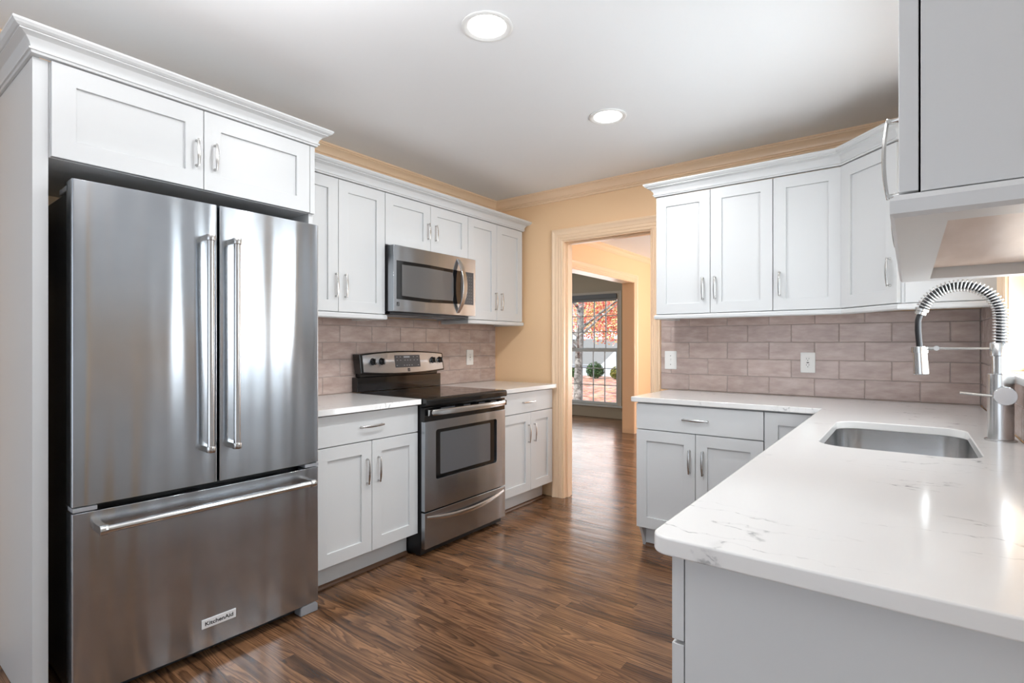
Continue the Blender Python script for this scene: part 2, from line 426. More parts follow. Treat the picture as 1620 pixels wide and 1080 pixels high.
# front room with the tall window
FX0, FX1, FZ0, FZ1 = -1.905, -.945, .215, 2.03
wallbox('wall_front', OLIVE, R4(-4.2, XH-.171, 0, HC), [R4(FX0, FX1, FZ0, FZ1)], 4.39, 4.53, XZ)
struct(bx('wall_front_left', OLIVE, None, -4.3, -4.2, .1, 4.53, 0, HC))
struct(bx('wall_front_back', OLIVE, None, -4.2, XH-.171, .02, .12, 0, HC))

# ceiling crown (kitchen): orange painted, wraps left, far, right walls
def crown_prof(p, d, z1):
    k = p/.058; q = d/.088
    return [(0, z1-.0005), (p, z1-.0005), (p, z1-.012*q), (p-.007*k, z1-.013*q), (p-.008*k, z1-.018*q), (p-.018*k, z1-.024*q), (p-.029*k, z1-.036*q), (p-.036*k, z1-.052*q), (p-.037*k, z1-.058*q),
            (p-.043*k, z1-.059*q), (p-.043*k, z1-.064*q), (p-.038*k, z1-.067*q), (p-.038*k, z1-.072*q), (p-.046*k, z1-.075*q), (p-.046*k, z1-.081*q), (p-.050*k, z1-d), (0, z1-d)]
bm = BM()
sweep2d(bm, [(.0005, -6.7), (.0005, -.0), (XW-.0005, -.0), (XW-.0005, -6.7)], crown_prof(.058, .088, HC), XY)
struct(obj('trim_1', bm, PEACHT, angle=25))
bm = BM()
sweep2d(bm, [(XH+.0005, .13), (XH+.0005, 4.549), (3.44, 4.549)], crown_prof(.05, .075, HC), XY)
struct(obj('trim_2', bm, PEACHT, angle=25))
# fluted door casing: profile across the width (offset outward) and its standing height
CAS = [(-.004, 0), (-.004, .008), (.004, .012), (.010, .012), (.013, .009), (.018, .009), (.021, .013), (.034, .013), (.037, .010), (.043, .010), (.046, .014), (.060, .015), (.070, .019), (.078, .023), (.088, .023), (.092, .018), (.092, 0)]
def casing(name, mat, path, prof, mp):
    bm = BM(); sweep2d(bm, path, prof, mp); return struct(obj(name, bm, mat, angle=20))
# left leg + head are full width, the right leg is slimmer (cut down beside the tiles)
bm = BM()
sweep2d(bm, [(DX0, .001), (DX0, DZ), (DX1+.066, DZ)][::-1], [(o, h) for o, h in CAS], lambda a, b, h: (a, -h, b))
bmL = bm
struct(obj('trim_3', bm, PEACHT, angle=20))
bm = BM()
sweep2d(bm, [(DX1, .001), (DX1, DZ-.001)][::1], [(o*.70, h) for o, h in CAS], lambda a, b, h: (a, -h, b))
struct(obj('trim_4', bm, PEACHT, angle=20))
# jamb lining of the doorway with its stop
bm = BM()
sweep2d(bm, [(DX0, .001), (DX0, DZ), (DX1, DZ), (DX1, .001)][::-1], [(0, 0), (-.012, 0), (-.012, -.045), (-.024, -.045), (-.024, -.085), (-.012, -.085), (-.012, -.128), (0, -.128)], lambda a, b, h: (a, -h, b))
struct(obj('trim_5', bm, PEACHT, angle=20))
# cased opening of the dining room
bm = BM()
sweep2d(bm, [(HY0, .001), (HY0, HZ), (HY1, HZ), (HY1, .001)], [(-o*1.0, h) for o, h in CAS], lambda a, b, h: (XH+h, a, b))
struct(obj('trim_6', bm, PEACHT, angle=20))
bm = BM()
sweep2d(bm, [(HY0, .001), (HY0, HZ), (HY1, HZ), (HY1, .001)], [(0, .002), (.012, .002), (.012, -.172), (0, -.172)], lambda a, b, h: (XH+h, a, b))
struct(obj('trim_7', bm, PEACHT, angle=20))
# baseboards
struct(bx('baseboard_front', OLIVE, None, -4.19, XH-.175, 4.372, 4.389, .001, .13, bevel=.004))
struct(bx('baseboard_dining', PEACHT, None, XH+.001, XH+.014, 3.31, 4.54, .001, .10, bevel=.003))

# open door swung into the dining room, seen on its hinge edge
dr = tag(bpy.data.objects.new('door_1', None), None, None, kind='structure'); C.objects.link(dr)
dr.location = (.672, .150, 0); dr.rotation_euler = (0, 0, math.radians(139))
shaker(dr, 'door_leaf', 0, .70, .012, 2.035, 0, .11, .035, .01).data.materials[0] = PEACHT
for z in (1.92, 1.12, .29):
    bm = BM(); cyl(bm, (-.010, .010, z-.045), (-.010, .010, z+.045), .007, 12); box(bm, -.006, .0, .002, .03, z-.044, z+.044)
    obj('hinge', bm, PEACHT, dr)

# tiles: one mesh of glazed tiles set in grout per wall
def tiles(name, mp, rows, span, off, skip=None, rot=None):
    bm = BM(); L, H, g, th = .25, .1083, .0016, .008
    for r in range(rows[0], rows[1]):
        z0, z1 = .9155+r*H, .9155+(r+1)*H
        if r == rows[1]-1: z1 = min(z1, rows[2])
        x = off+(L/2 if r % 2 == 0 else 0)
        x -= math.ceil((x-span[0])/L)*L
        while x < span[1]:
            a, b = max(x, span[0]), min(x+L, span[1]); x += L
            if b-a < .012: continue
            if skip and skip(a, b, z0): continue
            a += g; b -= g; c, d = z0+g, z1-g; k = .002
            ht = [th+random.uniform(-.0006, .0006) for _ in range(4)]
            o_ = [(a, c), (b, c), (b, d), (a, d)]; i_ = [(a+k, c+k), (b-k, c+k), (b-k, d-k), (a+k, d-k)]
            vo = [bm.verts.new(mp(p, q, .001)) for p, q in o_]; vm = [bm.verts.new(mp(p, q, th-.002)) for p, q in o_]
            vi = [bm.verts.new(mp(p, q, h)) for (p, q), h in zip(i_, ht)]
            for j in range(4):
                l = (j+1) % 4
                bm.faces.new((vo[j], vo[l], vm[l], vm[j])); bm.faces.new((vm[j], vm[l], vi[l], vi[j]))
            bm.faces.new(vi); bm.faces.new(vo[::-1])
    return bm
for nm, mp, rows, span, off, gb in (
    ('far', lambda a, b, h: (a, -h, b), (0, 5, 1.411), (1.499, XW-.009), .071, (1.4985, XW-.0005, -.0055, 0, .9145, 1.411)),
    ('left', lambda a, b, h: (h, a, b), (0, 5, 1.409), (-2.19, -.0095), -.09, (.0002, .0055, -2.19, -.0095, .9145, 1.409)),
    ('right', lambda a, b, h: (XW-h, a, b), (0, 2, 1.098), (-2.78, -.78), -.12, (XW-.0055, XW-.0002, -2.78, -.7765, .9145, 1.098)),
    ('rightcorner', lambda a, b, h: (XW-h, a, b), (0, 5, 1.411), (-.775, -.0095), -.12, (XW-.0055, XW-.0002, -.775, -.006, .9145, 1.411))):
    lab = {'far': 'taupe glazed tile backsplash on the far wall behind the sink corner', 'left': 'pinkish grey glazed tile backsplash behind the electric range',
           'right': 'low taupe tile band below the sink window stool', 'rightcorner': 'narrow strip of taupe tiles on the right wall in the corner'}[nm]
    t = thing('tile_backsplash', lab, 'backsplash', (0, 0, 0))
    obj('tile_field', tiles(nm, mp, rows, span, off), TILE, t, angle=8)
    bx('grout_bed', GROUT, t, *gb)

# ------------------------------------------------------------------ sink window (right wall)
bm = BM()
wc = [(o, h) for o, h in CAS]
sweep2d(bm, [(WY1, WZ0+.001), (WY1, WZ1), (WY0, WZ1), (WY0, WZ0+.001)], [(o, h) for o, h in CAS], lambda a, b, h: (XW-h, a, b))
struct(obj('trim_8', bm, PEACHT, angle=20))
bm = BM()
sweep2d(bm, [(WY1, WZ0+.001), (WY1, WZ1), (WY0, WZ1), (WY0, WZ0+.001)], [(0, -.001), (-.010, -.001), (-.010, -.138), (0, -.138)], lambda a, b, h: (XW-h, a, b))
struct(obj('trim_9', bm, PEACHT, angle=20))
st = thing('window_sill', 'white stone sill ledge beneath the sink window', 'window sill', (XW, -1.415, 1.1))
bx('slab', QUARTZ, st, -.026, .125, -.635, .635, .0, .0255, bevel=.003)
win = bpy.data.objects.new('window_1', None); C.objects.link(win); win['kind'] = 'structure'; win.location = (XW+.10, (WY0+WY1)/2, WZ0)
def sash(parent, W, H, nx, nz, z0=0, fr=.045, y=0, mun=.016, axis='y'):
    bm = BM()
    mp = (lambda a, b, h: (h, a, b)) if axis == 'y' else (lambda a, b, h: (a, h, b))
    prism(bm, R4(-W/2, W/2, z0, z0+H), y-.018, y+.018, mp, [R4(-W/2+fr, W/2-fr, z0+fr, z0+H-fr)])
    def seg(a, b, c, d):
        v0 = mp(a, c, y-.009); v1 = mp(b, d, y+.009)
        box(bm, min(v0[0], v1[0]), max(v0[0], v1[0]), min(v0[1], v1[1]), max(v0[1], v1[1]), min(v0[2], v1[2]), max(v0[2], v1[2]))
    for i in range(1, nx):
        a = -W/2+fr+(W-2*fr)*i/nx; seg(a-mun/2, a+mun/2, z0+fr, z0+H-fr)
    for i in range(1, nz):
        b = z0+fr+(H-2*fr)*i/nz; seg(-W/2+fr, W/2-fr, b-mun/2, b+mun/2)
    s = obj('window_sash', bm, BLUETRIM, parent)
    bm = BM(); v0 = mp(-W/2+fr, z0+fr, y-.002); v1 = mp(W/2-fr, z0+H-fr, y+.002)
    box(bm, min(v0[0], v1[0]), max(v0[0], v1[0]), min(v0[1], v1[1]), max(v0[1], v1[1]), min(v0[2], v1[2]), max(v0[2], v1[2]))
    obj('pane', bm, GLASS, s)
WWy = WY1-WY0-.022; hh_ = (WZ1-WZ0-.012)/2
sash(win, WWy, hh_+.02, 3, 2, 0, y=.0)
sash(win, WWy, hh_+.02, 3, 2, hh_-.02+.0, y=.038 if False else -.037)

# ------------------------------------------------------------------ front room window
win = bpy.data.objects.new('window_2', None); C.objects.link(win); win['kind'] = 'structure'; win.location = ((FX0+FX1)/2, 4.45, FZ0)
WW = FX1-FX0; WH = FZ1-FZ0; hf = WH/2
sash(win, WW-.004, hf+.02, 4, 3, .002, .042, -.0, .014, 'x')
sash(win, WW-.004, hf-.004, 4, 3, hf+.0, .042, .038, .014, 'x')
bm = BM()
sweep2d(bm, [(FX0, FZ0), (FX0, FZ1), (FX1, FZ1), (FX1, FZ0)][::-1], [(o*.85, h) for o, h in CAS], lambda a, b, h: (a, 4.389-h, b))
struct(obj('trim_10', bm, GREYW, angle=20))
struct(bx('trim_11', BLUETRIM, None, FX0-.10, FX1+.10, 4.34, 4.44, FZ0-.03, FZ0-.001, bevel=.005))
struct(bx('trim_12', OLIVE, None, FX0-.08, FX1+.08, 4.37, 4.389, FZ0-.085, FZ0-.031, bevel=.003))
bl = thing('roller_blind', 'rolled up grey roller blind at the top of the front window', 'blind', ((FX0+FX1)/2, 4.41, 1.96))
BLD = M('blind_cassette', lin(108, 116, 124), .6); BLF = M('blind_fabric', lin(150, 160, 168), .8)
bx('cassette', BLD, bl, -WW/2+.005, WW/2-.005, -.055, -.002, .03, .105, bevel=.006)
bx('fabric', BLF, bl, -WW/2+.02, WW/2-.02, -.02, -.016, -.012, .029)
# ================================================================== CABINETS, left wall
RL = PI/2
zU, zUT = 1.4112, 2.162
A0, A1 = -2.156, -1.4885
# over-fridge cabinet with full-height side panels
FY0 = -3.178
t = thing('refrigerator_cabinet', 'deep white two-door cabinet over the refrigerator with tall side panel', 'cabinet', (0, FY0, 0), RL)
Wf = 1.02
bx('side_panel', WHITE, t, 0, .0405, -.600, -.003, .001, 2.173, bevel=.001)
bx('side_panel', WHITE, t, Wf-.022, Wf-.0005, -.600, -.003, .92, 2.173, bevel=.001)
bm = BM(); box(bm, .0412, Wf-.0225, -.598, -.004, 1.852, 2.173); obj('carcass', bm, WHITE, t, .001)
for a, b, hx in ((.043, .5195, .492), (.5195, .993, .562)):
    d = shaker(t, 'door', a, b, 1.852, 2.172, -.62, .066); handle(d, hx, 1.992, -.62, .109)
bx('face_filler', WHITE, t, .995, Wf-.0005, -.618, -.6005, 1.852, 2.172, bevel=.001)
# wall cabinets
cabinet('tall white wall cabinet left of the microwave', (0, A0, zU), RL, A1-A0, .324, zUT-zU+.001,
        [(0, .335, 0, zUT-zU, .317-.0, .149), (.335, .6675, 0, zUT-zU, .379, .149)], bottom=True)
cabinet('short white wall cabinet directly above the microwave', (0, -1.4875, 1.842), RL, .7615, .324, .338,
        [(0, .385, 0, .32, .360, .138), (.385, .7615, 0, .32, .431, .138)], hl=.108)
cabinet('white wall cabinet right of the microwave next to the doorway wall', (0, -.7255, zU), RL, .676, .324, zUT-zU+.001,
        [(0, .3377, 0, zUT-zU, .317, .149), (.3377, .676, 0, zUT-zU, .390, .149)], bottom=True)
ZK = .13
def base(label, loc, rz, W, split, **k):
    return cabinet(label, (loc[0], loc[1], ZK), rz, W, .633, .884-ZK-.002,
                   [(0, split, .008, .722-ZK, split-.032, .565-ZK), (split, W, .008, .722-ZK, split+.042, .565-ZK)],
                   [(0, W, .724-ZK, .877-ZK)], kick=(0, W), name='base_cabinet', **k)
base('white base cabinet between refrigerator and range', (0, -2.165), RL, .6595, .333)
base('white base cabinet right of the range beside the doorway', (0, -.7395), RL, .6703, .3713)
# shoe mouldings
def shoe(label, path):
    bm = BM(); sweep2d(bm, path, [(.0005, 0.0005), (.018, .0005), (.018, .006), (.013, .014), (.006, .018), (.0005, .019)], XY)
    return tag(obj('shoe_moulding', bm, SHOE), label, 'moulding')
shoe('brown quarter round strip below the base cabinet left of the range', [(.5355, -2.16), (.5355, -1.512)])
shoe('brown quarter round strip below the base cabinet beside the doorway', [(.5355, -.735), (.5355, -.072)])
# ================================================================== CABINETS, far wall
zF = 1.4161; zFT = 2.162
cabinet('white two-door wall cabinet beside the doorway, over the light switch', (1.603, 0, zF), 0, .6815, .36, zFT-zF+.002,
        [(0, .3376, 0, zFT-zF, .296, .149), (.3376, .6815, 0, zFT-zF, .367, .149)], bottom=True)
cabinet('white single-door wall cabinet above the electrical outlet', (2.2855, 0, zF), 0, .3345, .36, zFT-zF+.002,
        [(0, .3345, 0, zFT-zF, .034, .149)], bottom=True)
# diagonal corner wall cabinet
t = thing('corner_cabinet', 'angled white corner wall cabinet over the sink corner', 'cabinet', (XW, 0, zF), 0)
XC, YC = 2.622, -.60     # left end on the far wall, near end on the right wall
a_ = Vector((XC-XW, -.345)); b_ = Vector((2.872-XW, YC))
out = [(-.002, -.002), (XC-XW, -.002), (a_.x, a_.y), (b_.x, b_.y), (-.002, YC)]
bm = BM(); prism(bm, out, 0, zFT-zF+.002, XY); obj('carcass', bm, WHITE, t, .001)
dv = (b_-a_); dl = dv.length; ang = math.atan2(dv.y, dv.x); nrm = Vector((math.sin(ang), -math.cos(ang)))
d = shaker(t, 'door', .004, dl-.004, 0, zFT-zF, -.021)
d.location = (a_.x, a_.y, 0); d.rotation_euler = (0, 0, ang)
handle(d, dl-.042, .149, -.021, .135)
bx('side_panel', WHITE, t, b_.x+.012, -.003, YC-.007, YC-.0005, .001, zFT-zF, bevel=.002)
# base cabinets, far wall
base('white base cabinet on the far wall with drawer and two doors', (1.5877, 0), 0, .7058, .3522, foot=(.002, .020))
t = cabinet('white corner base cabinet partly hidden by the sink counter', (2.2945, 0, ZK), 0, .902, .63, .884-ZK-.002,
            [(0, .288, .008, .877-ZK, None, None)], kick=(0, .34), name='base_cabinet')
shoe('brown quarter round strip below the far wall base cabinet', [(1.575, -.10), (1.575, -.553), (2.60, -.5355)][1:] and [(1.612, -.5365), (2.56, -.5365)])
# base cabinets, right wall (front faces look left, only the near end shows)
RR = -PI/2
def rbase(label, y1, W, doors, drawers, **k):
    return cabinet(label, (XW, y1, ZK), RR, W, .615, .884-ZK-.002, doors, drawers, kick=(0, W), name='base_cabinet', **k)
# (first unit shortened so it does not run into the corner unit)
rbase('white base cabinet below the sink', -.98, .82, [(0, .41, .008, .722-ZK, .378, .5), (.41, .82, .008, .722-ZK, .442, .5)], [(0, .82, .724-ZK, .877-ZK)], low=.5)
rbase('white base cabinet with two doors between the sink and the counter end', -1.802, .497, [(0, .2485, .008, .722-ZK, .216, .43), (.2485, .497, .008, .722-ZK, .281, .43)], [(0, .497, .724-ZK, .877-ZK)])
rbase('white drawer base cabinet at the near end of the sink counter', -2.3005, .4595, [], [(0, .4595, .738-ZK, .877-ZK), (0, .4595, .44-ZK, .735-ZK), (0, .4595, .008, .437-ZK)])
t = thing('filler_panel', 'white filler panel between corner base cabinet and sink cabinet', 'panel', (XW, -.632, ZK), RR)
bx('board', WHITE, t, .001, .346, -.593, -.55, 0, .75)
# near wall cabinets on the right wall
cabinet('white wall cabinet hanging nearest, at the right edge, seen from its side', (XW, -2.495, zF), RR, .305, .310, 2.38-zF,
        [(0, .305, 0, 2.36-zF, .034, .122)], bottom=False)
cabinet('white wall cabinet beside the sink window, behind the nearest one', (XW, -1.951, zF), RR, .5425, .310, 2.38-zF,
        [(0, .5425, 0, 2.36-zF, .036, .122)], bottom=False)
tag(bx('underside_panel', MAPLE, None, 2.945, XW-.012, -2.744, -2.006, zF-.006, zF-.0015), 'pale wood veneer underside beneath the near wall cabinets', 'panel')

# ------------------------------------------------------------------ cabinet crowns and light rails
CC = lambda z0: [(-.018, z0), (.008, z0), (.010, z0+.008), (.015, z0+.0085), (.015, z0+.015), (.010, z0+.0155), (.0105, z0+.019), (.014, z0+.030), (.024, z0+.044), (.036, z0+.051), (.043, z0+.053), (.043, z0+.057), (.047, z0+.0575), (.056, z0+.063), (.061, z0+.070), (.062, z0+.071), (.062, z0+.078), (-.018, z0+.078)]
def crown(label, path, z0, k=1):
    bm = BM(); sweep2d(bm, path, CC(z0), XY)
    return tag(obj('cabinet_crown', bm, WHITE, angle=22), label, 'crown moulding')
# outside of travel = right hand side
crown('white crown moulding on top of the refrigerator cabinet', [(.003, FY0), (.621, FY0), (.621, FY0+Wf), (.42, FY0+Wf)][::-1] and [(.42, FY0+Wf), (.621, FY0+Wf), (.621, FY0), (.003, FY0)][::-1], 2.174)
crown('white crown moulding over the wall cabinets above the range', [(.325, -2.150), (.325, -.048), (.003, -.048)], 2.164)
crown('white crown moulding over the far wall cabinets and corner cabinet', [(1.602, -.003), (1.602, -.361), (XC-.005, -.361), (2.858, -.617), (XW-.003, -.617)], 2.166)
RAILP = lambda z0, z1: [(-.050, z0), (.004, z0), (.009, z0+.005), (.009, z1-.008), (.004, z1-.0005), (-.050, z1-.0005)]
def rail(label, path, z0, z1):
    bm = BM(); sweep2d(bm, path, RAILP(z0, z1), XY)
    return tag(obj('light_rail', bm, WHITE, angle=25), label, 'light rail')
rail('white light rail under the wall cabinet left of the microwave', [(.324, -2.150), (.324, -1.489), (.06, -1.489)], 1.378, zU-.002)
rail('white light rail under the wall cabinet right of the microwave', [(.06, -.7250), (.324, -.7250), (.324, -.0495), (.06, -.0495)], 1.380, zU-.002)
rail('white light rail under the far wall cabinets', [(1.603, -.06), (1.603, -.36), (XC-.004, -.36), (2.858, -.612), (XW-.005, -.612)], 1.387, zF-.002)
rail('white light rail under the near wall cabinets at the right edge', [(XW-.005, -1.951), (2.890, -1.951), (2.890, -2.800), (XW-.005, -2.800)], 1.385, zF-.002)

# ================================================================== WORKTOPS
def top(label, outline, holes=()):
    bm = BM(); prism(bm, outline, .884, .914, XY, holes)
    return tag(obj('worktop', bm, QUARTZ, None, .004), label, 'worktop')
top('white quartz worktop between the refrigerator and the range', rrect(.009, .666, -2.188, -1.508, .003, 2))
top('white quartz worktop right of the range beside the doorway', rrect(.009, .666, -.741, -.051, [.012, .002, .002, .003], 4))
SX0, SX1, SY0, SY1 = 2.665, 3.065, -1.715, -1.055
def arc(cx, cy, r, a0, a1, n=6): return [(cx+r*math.cos(math.radians(a0+(a1-a0)*k/n)), cy+r*math.sin(math.radians(a0+(a1-a0)*k/n))) for k in range(n+1)]
px, py, xe = 2.555, -2.785, 1.557
out = [(XW-.009, -.009), (xe+.0, -.009)] + arc(xe+.014, -.650+.014, .014, 180, 270, 4) + [(px, -.650)] + arc(px+.032, py+.032, .032, 180, 270, 8) + [(XW-.009, py)]
top('long white quartz L-shaped worktop with the sink', out[::-1], [rrect(SX0, SX1, SY0, SY1, .085, 8)])
# sink
sk = thing('sink', 'undermount stainless steel sink basin set in the white worktop', 'sink', ((SX0+SX1)/2, (SY0+SY1)/2, .68))
bm = BM(); L_ = []
for k, (gx, z, r) in enumerate(((.018, .2035, .10), (-.004, .2035, .087), (-.004, .196, .087), (.004, .05, .08), (.02, .018, .07), (.05, .004, .05), (.13, .0, .03))):
    if k == 0: rc = rrect(-.2-.018, .2+.018, -.33-.018, .33+.018, r, 8)
    else: rc = rrect(-.2+gx, .2-gx, -.33+gx, .33-gx, r, 8)
    L_.append([bm.verts.new((x, y, z)) for x, y in rc])
for A, B in zip(L_, L_[1:]):
    for i in range(len(A)): bm.faces.new((A[i], A[(i+1) % len(A)], B[(i+1) % len(A)], B[i]))
bm.faces.new(L_[-1])
o = obj('basin', bm, SINKM, sk, angle=60); so = o.modifiers.new('s', 'SOLIDIFY'); so.thickness = .001; so.offset = -1
bm = BM(); lathe(bm, [(0, .002), (.02, .002), (.03, .006), (.044, .006), (.046, .001)], (0, .0, .001), 24); obj('drain', bm, NICKEL, sk)
# faucet
fx, fy = 3.137, -1.29
fa = thing('faucet', 'stainless pull-down spring kitchen faucet standing behind the sink', 'faucet', (fx, fy, .914))
bm = BM(); lathe(bm, [(0, 0), (.041, 0), (.041, .004), (.038, .006), (.0335, .0065), (.0335, .216), (.031, .218), (0, .218)], n=40); obj('body', bm, FAUCET, fa, angle=40)
bm = BM(); lathe(bm, [(0, .2182), (.0225, .2182), (.0235, .275), (.0275, .277), (.0275, .316), (.025, .319), (0, .319)], n=32); obj('collar', bm, FAUCET, fa, angle=40)
# spring arch path: up, over towards -x, down
path = []
R = .099
zc = .46-.914+.914-.0
zs = .319; za = .405
for k in range(6): path.append(Vector((0, 0, zs+(za-zs)*k/6)))
for k in range(0, 31):
    a = math.radians(165*k/30); path.append(Vector((-R*1.04+R*1.04*math.cos(a), 0, za+R*1.08*math.sin(a))))
# arc-length resample
def resample(P, n):
    d = [0]
    for a, b in zip(P, P[1:]): d.append(d[-1]+(b-a).length)
    out = []; j = 0
    for i in range(n+1):
        s = d[-1]*i/n
        while j < len(d)-2 and d[j+1] < s: j += 1
        f = (s-d[j])/max(1e-9, d[j+1]-d[j]); out.append(P[j].lerp(P[j+1], min(1, f)))
    return out, d[-1]
Q, LEN = resample(path, 600)
turns = int(LEN/.0098); N = turns*14; Q2, _ = resample(path, N); coil = []
for i in range(N+1):
    t = (Q2[min(i+1, N)]-Q2[max(i-1, 0)]).normalized(); sd = Vector((0, 1, 0)); up = t.cross(sd)
    a = i/14*2*PI; coil.append(Q2[i]+(up*math.cos(a)+sd*math.sin(a))*.0185)
bm = BM(); tube(bm, coil, .0024, 6); obj('spring', bm, CHROME, fa, angle=80)
end = Q2[-1]; tdir = (Q2[-1]-Q2[-4]).normalized()
bm = BM(); tube(bm, Q2[::6]+[end], .0118, 12); obj('hose', bm, RUB, fa, angle=80)
bm = BM(); tube(bm, [end-tdir*.004, end+tdir*.004, end+tdir*.006, end+tdir*.016, end+tdir*.018], [.0205, .0205, .0165, .0165, .012], 24); obj('spring_ferrule', bm, NICKEL, fa, angle=40)
hx = -.209
p0 = end+tdir*.016; p3 = Vector((hx-.0, 0, .306))
mid = [p0, p0+tdir*.02, Vector((hx-.004, 0, (p0.z+.306)/2)), p3]
bm = BM(); tube(bm, resample(mid, 10)[0], .0092, 12); obj('hose', bm, RUB, fa, angle=80)
ax = Vector((.05, 0, -1)).normalized()
bm = BM(); tube(bm, [p3+ax*.000, p3+ax*.004, p3+ax*.005, p3+ax*.022, p3+ax*.0225, p3+ax*.095, p3+ax*.098], [.016, .017, .0205, .0205, .0205, .0225, .0195], 28); obj('spray_head', bm, FAUCET, fa, angle=40)
bm = BM(); cyl(bm, (-.027, 0, .300), (hx+.045, 0, .300), .0042, 14); tube(bm, [(hx+.048, 0, .300), (hx+.018, 0, .300)], .0062, 14)
lathe(bm, [(.0215, -.012), (.024, -.012), (.024, .008), (.0215, .008)], (hx+.0005, 0, .296), 28)
lathe(bm, [(0, -.007), (.008, -.007), (.009, 0), (.008, .007), (0, .007)], (hx+.046, 0, .300), 16, 'y')
obj('support_arm', bm, NICKEL, fa, angle=40)
bm = BM(); lathe(bm, [(0, .0), (.026, .0), (.026, -.048), (.028, -.050), (.0295, -.054), (.0295, -.064), (.028, -.066), (0, -.066)], (.005, 0, .150), 36, 'y'); obj('handle_hub', bm, FAUCET, fa, angle=40)
bm = BM(); tube(bm, [(-.018, -.052, .148), (-.06, -.054, .151), (-.105, -.056, .155)], [.0042, .0042, .0048], 14); obj('lever', bm, NICKEL, fa)

# ================================================================== REFRIGERATOR
fr = thing('refrigerator', 'stainless steel french door refrigerator with bottom freezer drawer', 'refrigerator', (.690, -3.097, 0), PI/2-.027)
WF = .897; GX = .4535
bowf = lambda x: .012*(1-(2*x/WF-1)**2)
def bowed(x0, x1, z0, z1, th=.072, n=14, r=.006):
    bm = BM(); rows = []
    xs = [x0, x0+.001, x0+.003, x0+r] + [x0+r+(x1-x0-2*r)*i/n for i in range(1, n)] + [x1-r, x1-.003, x1-.001, x1]
    def yf(x):
        e = min(x-x0, x1-x)
        return -bowf(x)+(r-math.sqrt(max(0, r*r-(r-min(e, r))**2)))
    prof = [(x, yf(x)) for x in xs] + [(x1, th), (x0, th)]
    prism(bm, prof, z0, z1, XY)
    return bm
bx('body', DARKG, fr, .012, WF-.012, .082, .66, .03, 1.752, bevel=.003)
bx('door_gasket', BLACK, fr, .010, WF-.010, .0725, .0815, .06, 1.765)
for a, b, hxx in ((0, GX-.004, GX-.052), (GX+.004, WF, GX+.045)):
    d = obj('door', bowed(a, b, .686, 1.777), FSTEEL, fr, .0015, 30)
    yh = -.060-bowf(hxx)
    bm = BM(); cyl(bm, (hxx, yh, .835), (hxx, yh, 1.625), .0125, 24); hb = obj('handle', bm, CHROME, d, angle=40)
    for z in (.816, 1.622):
        bm = BM(); lathe(bm, [(0, 0), (.0155, 0), (.0165, .002), (.0165, .022), (.0155, .024), (0, .024)], (hxx, yh, z), 24)
        box(bm, hxx-.0135, hxx+.0135, yh, -bowf(hxx)+.0005, z+.001, z+.023)
        obj('handle_bracket', bm, NICKEL, hb, .001, 40)
d = obj('freezer_drawer', bowed(0, WF, .047, .664), FSTEEL, fr, .0015, 30)
bm = BM(); cyl(bm, (.078, -.072, .612), (.815, -.072, .612), .0125, 24); hb = obj('handle', bm, CHROME, d, angle=40)
for x, s in ((.080, -1), (.813, 1)):
    bm = BM(); lathe(bm, [(0, 0), (.0155, 0), (.0165, s*.002), (.0165, s*.022), (.0155, s*.024), (0, s*.024)], (x, -.072, .612), 24, 'x')
    box(bm, min(x, x+s*.024)+.001, max(x, x+s*.024)-.001, -.072, -bowf(x)+.0005, .5985, .6255)
    obj('handle_bracket', bm, NICKEL, hb, .001, 40)
# badge with its lettering
bd = bx('badge', BADGE, d, .392, .520, -.0145, -.0125+.004, .1245, .1595, bevel=.001)
# (the drawer front bows outwards here, so the badge stands on it)
def text(s, name, parent, mat, loc, size, rot, width=None, bold=0):
    cu = bpy.data.curves.new(name, 'FONT'); cu.body = s; cu.size = size; cu.align_x = 'CENTER'; cu.align_y = 'CENTER'; cu.extrude = .0003; cu.offset = bold
    to = bpy.data.objects.new(name+'_tmp', cu); C.objects.link(to)
    bpy.context.view_layer.update()
    me = bpy.data.meshes.new_from_object(to.evaluated_get(bpy.context.evaluated_depsgraph_get()))
    bpy.data.objects.remove(to); me.materials.clear(); me.materials.append(mat)
    o = bpy.data.objects.new(name, me); C.objects.link(o); o.parent = parent; o.location = loc; o.rotation_euler = rot
    if width:
        xs = [v.co.x for v in me.vertices]; o.scale = (width/(max(xs)-min(xs)),)+(1, 1)
    return o
text('KitchenAid', 'lettering', bd, INK, (.456, -.0148, .141), .021, (PI/2, 0, 0), .105, .0004)
for a, b in ((.002, .068), (WF-.068, WF-.002)):
    bx('hinge_plate', GREYP, fr, a, b, -.002, .06, .668, .682, bevel=.001)
for a, b in ((.006, .10), (WF-.10, WF-.006)):
    bx('hinge_cover', GREYP, fr, a, b, .055, .20, 1.753, 1.774, bevel=.005)
bm = BM(); box(bm, .05, WF-.05, .055, .085, .006, .044); obj('toe_grille', bm, DARKG, fr)
for s in (0, 1):
    bm = BM(); pr = [(0, .001), (.085, .001), (.085, .036), (.075, .044), (.012, .044), (0, .034)]
    mpf = (lambda a, b, h: (a+.006, h, b)) if s == 0 else (lambda a, b, h: (WF-.004-a, h, b))
    prism(bm, pr, -.002, .055, mpf); obj('foot_cover', bm, GREYP, fr, .004)

# ================================================================== RANGE
RW = .757
rg = thing('electric_range', 'black and stainless electric range with glass cooktop', 'range', (0, -1.5035, 0), RL)
bx('body', BLACK, rg, .004, RW-.004, -.648, -.03, .012, .872, bevel=.002)
bm = BM(); pr = [(-.06, .873), (-.693, .873), (-.698, .878), (-.699, .900), (-.697, .909), (-.690, .9155), (-.06, .9155)]
prism(bm, pr, .0005, RW-.0005, lambda a, b, h: (h, a, b)); obj('cooktop_frame', bm, BLACKG, rg, .002)
bx('cooktop_glass', COOK, rg, .012, RW-.012, -.675, -.078, .9156, .9172)
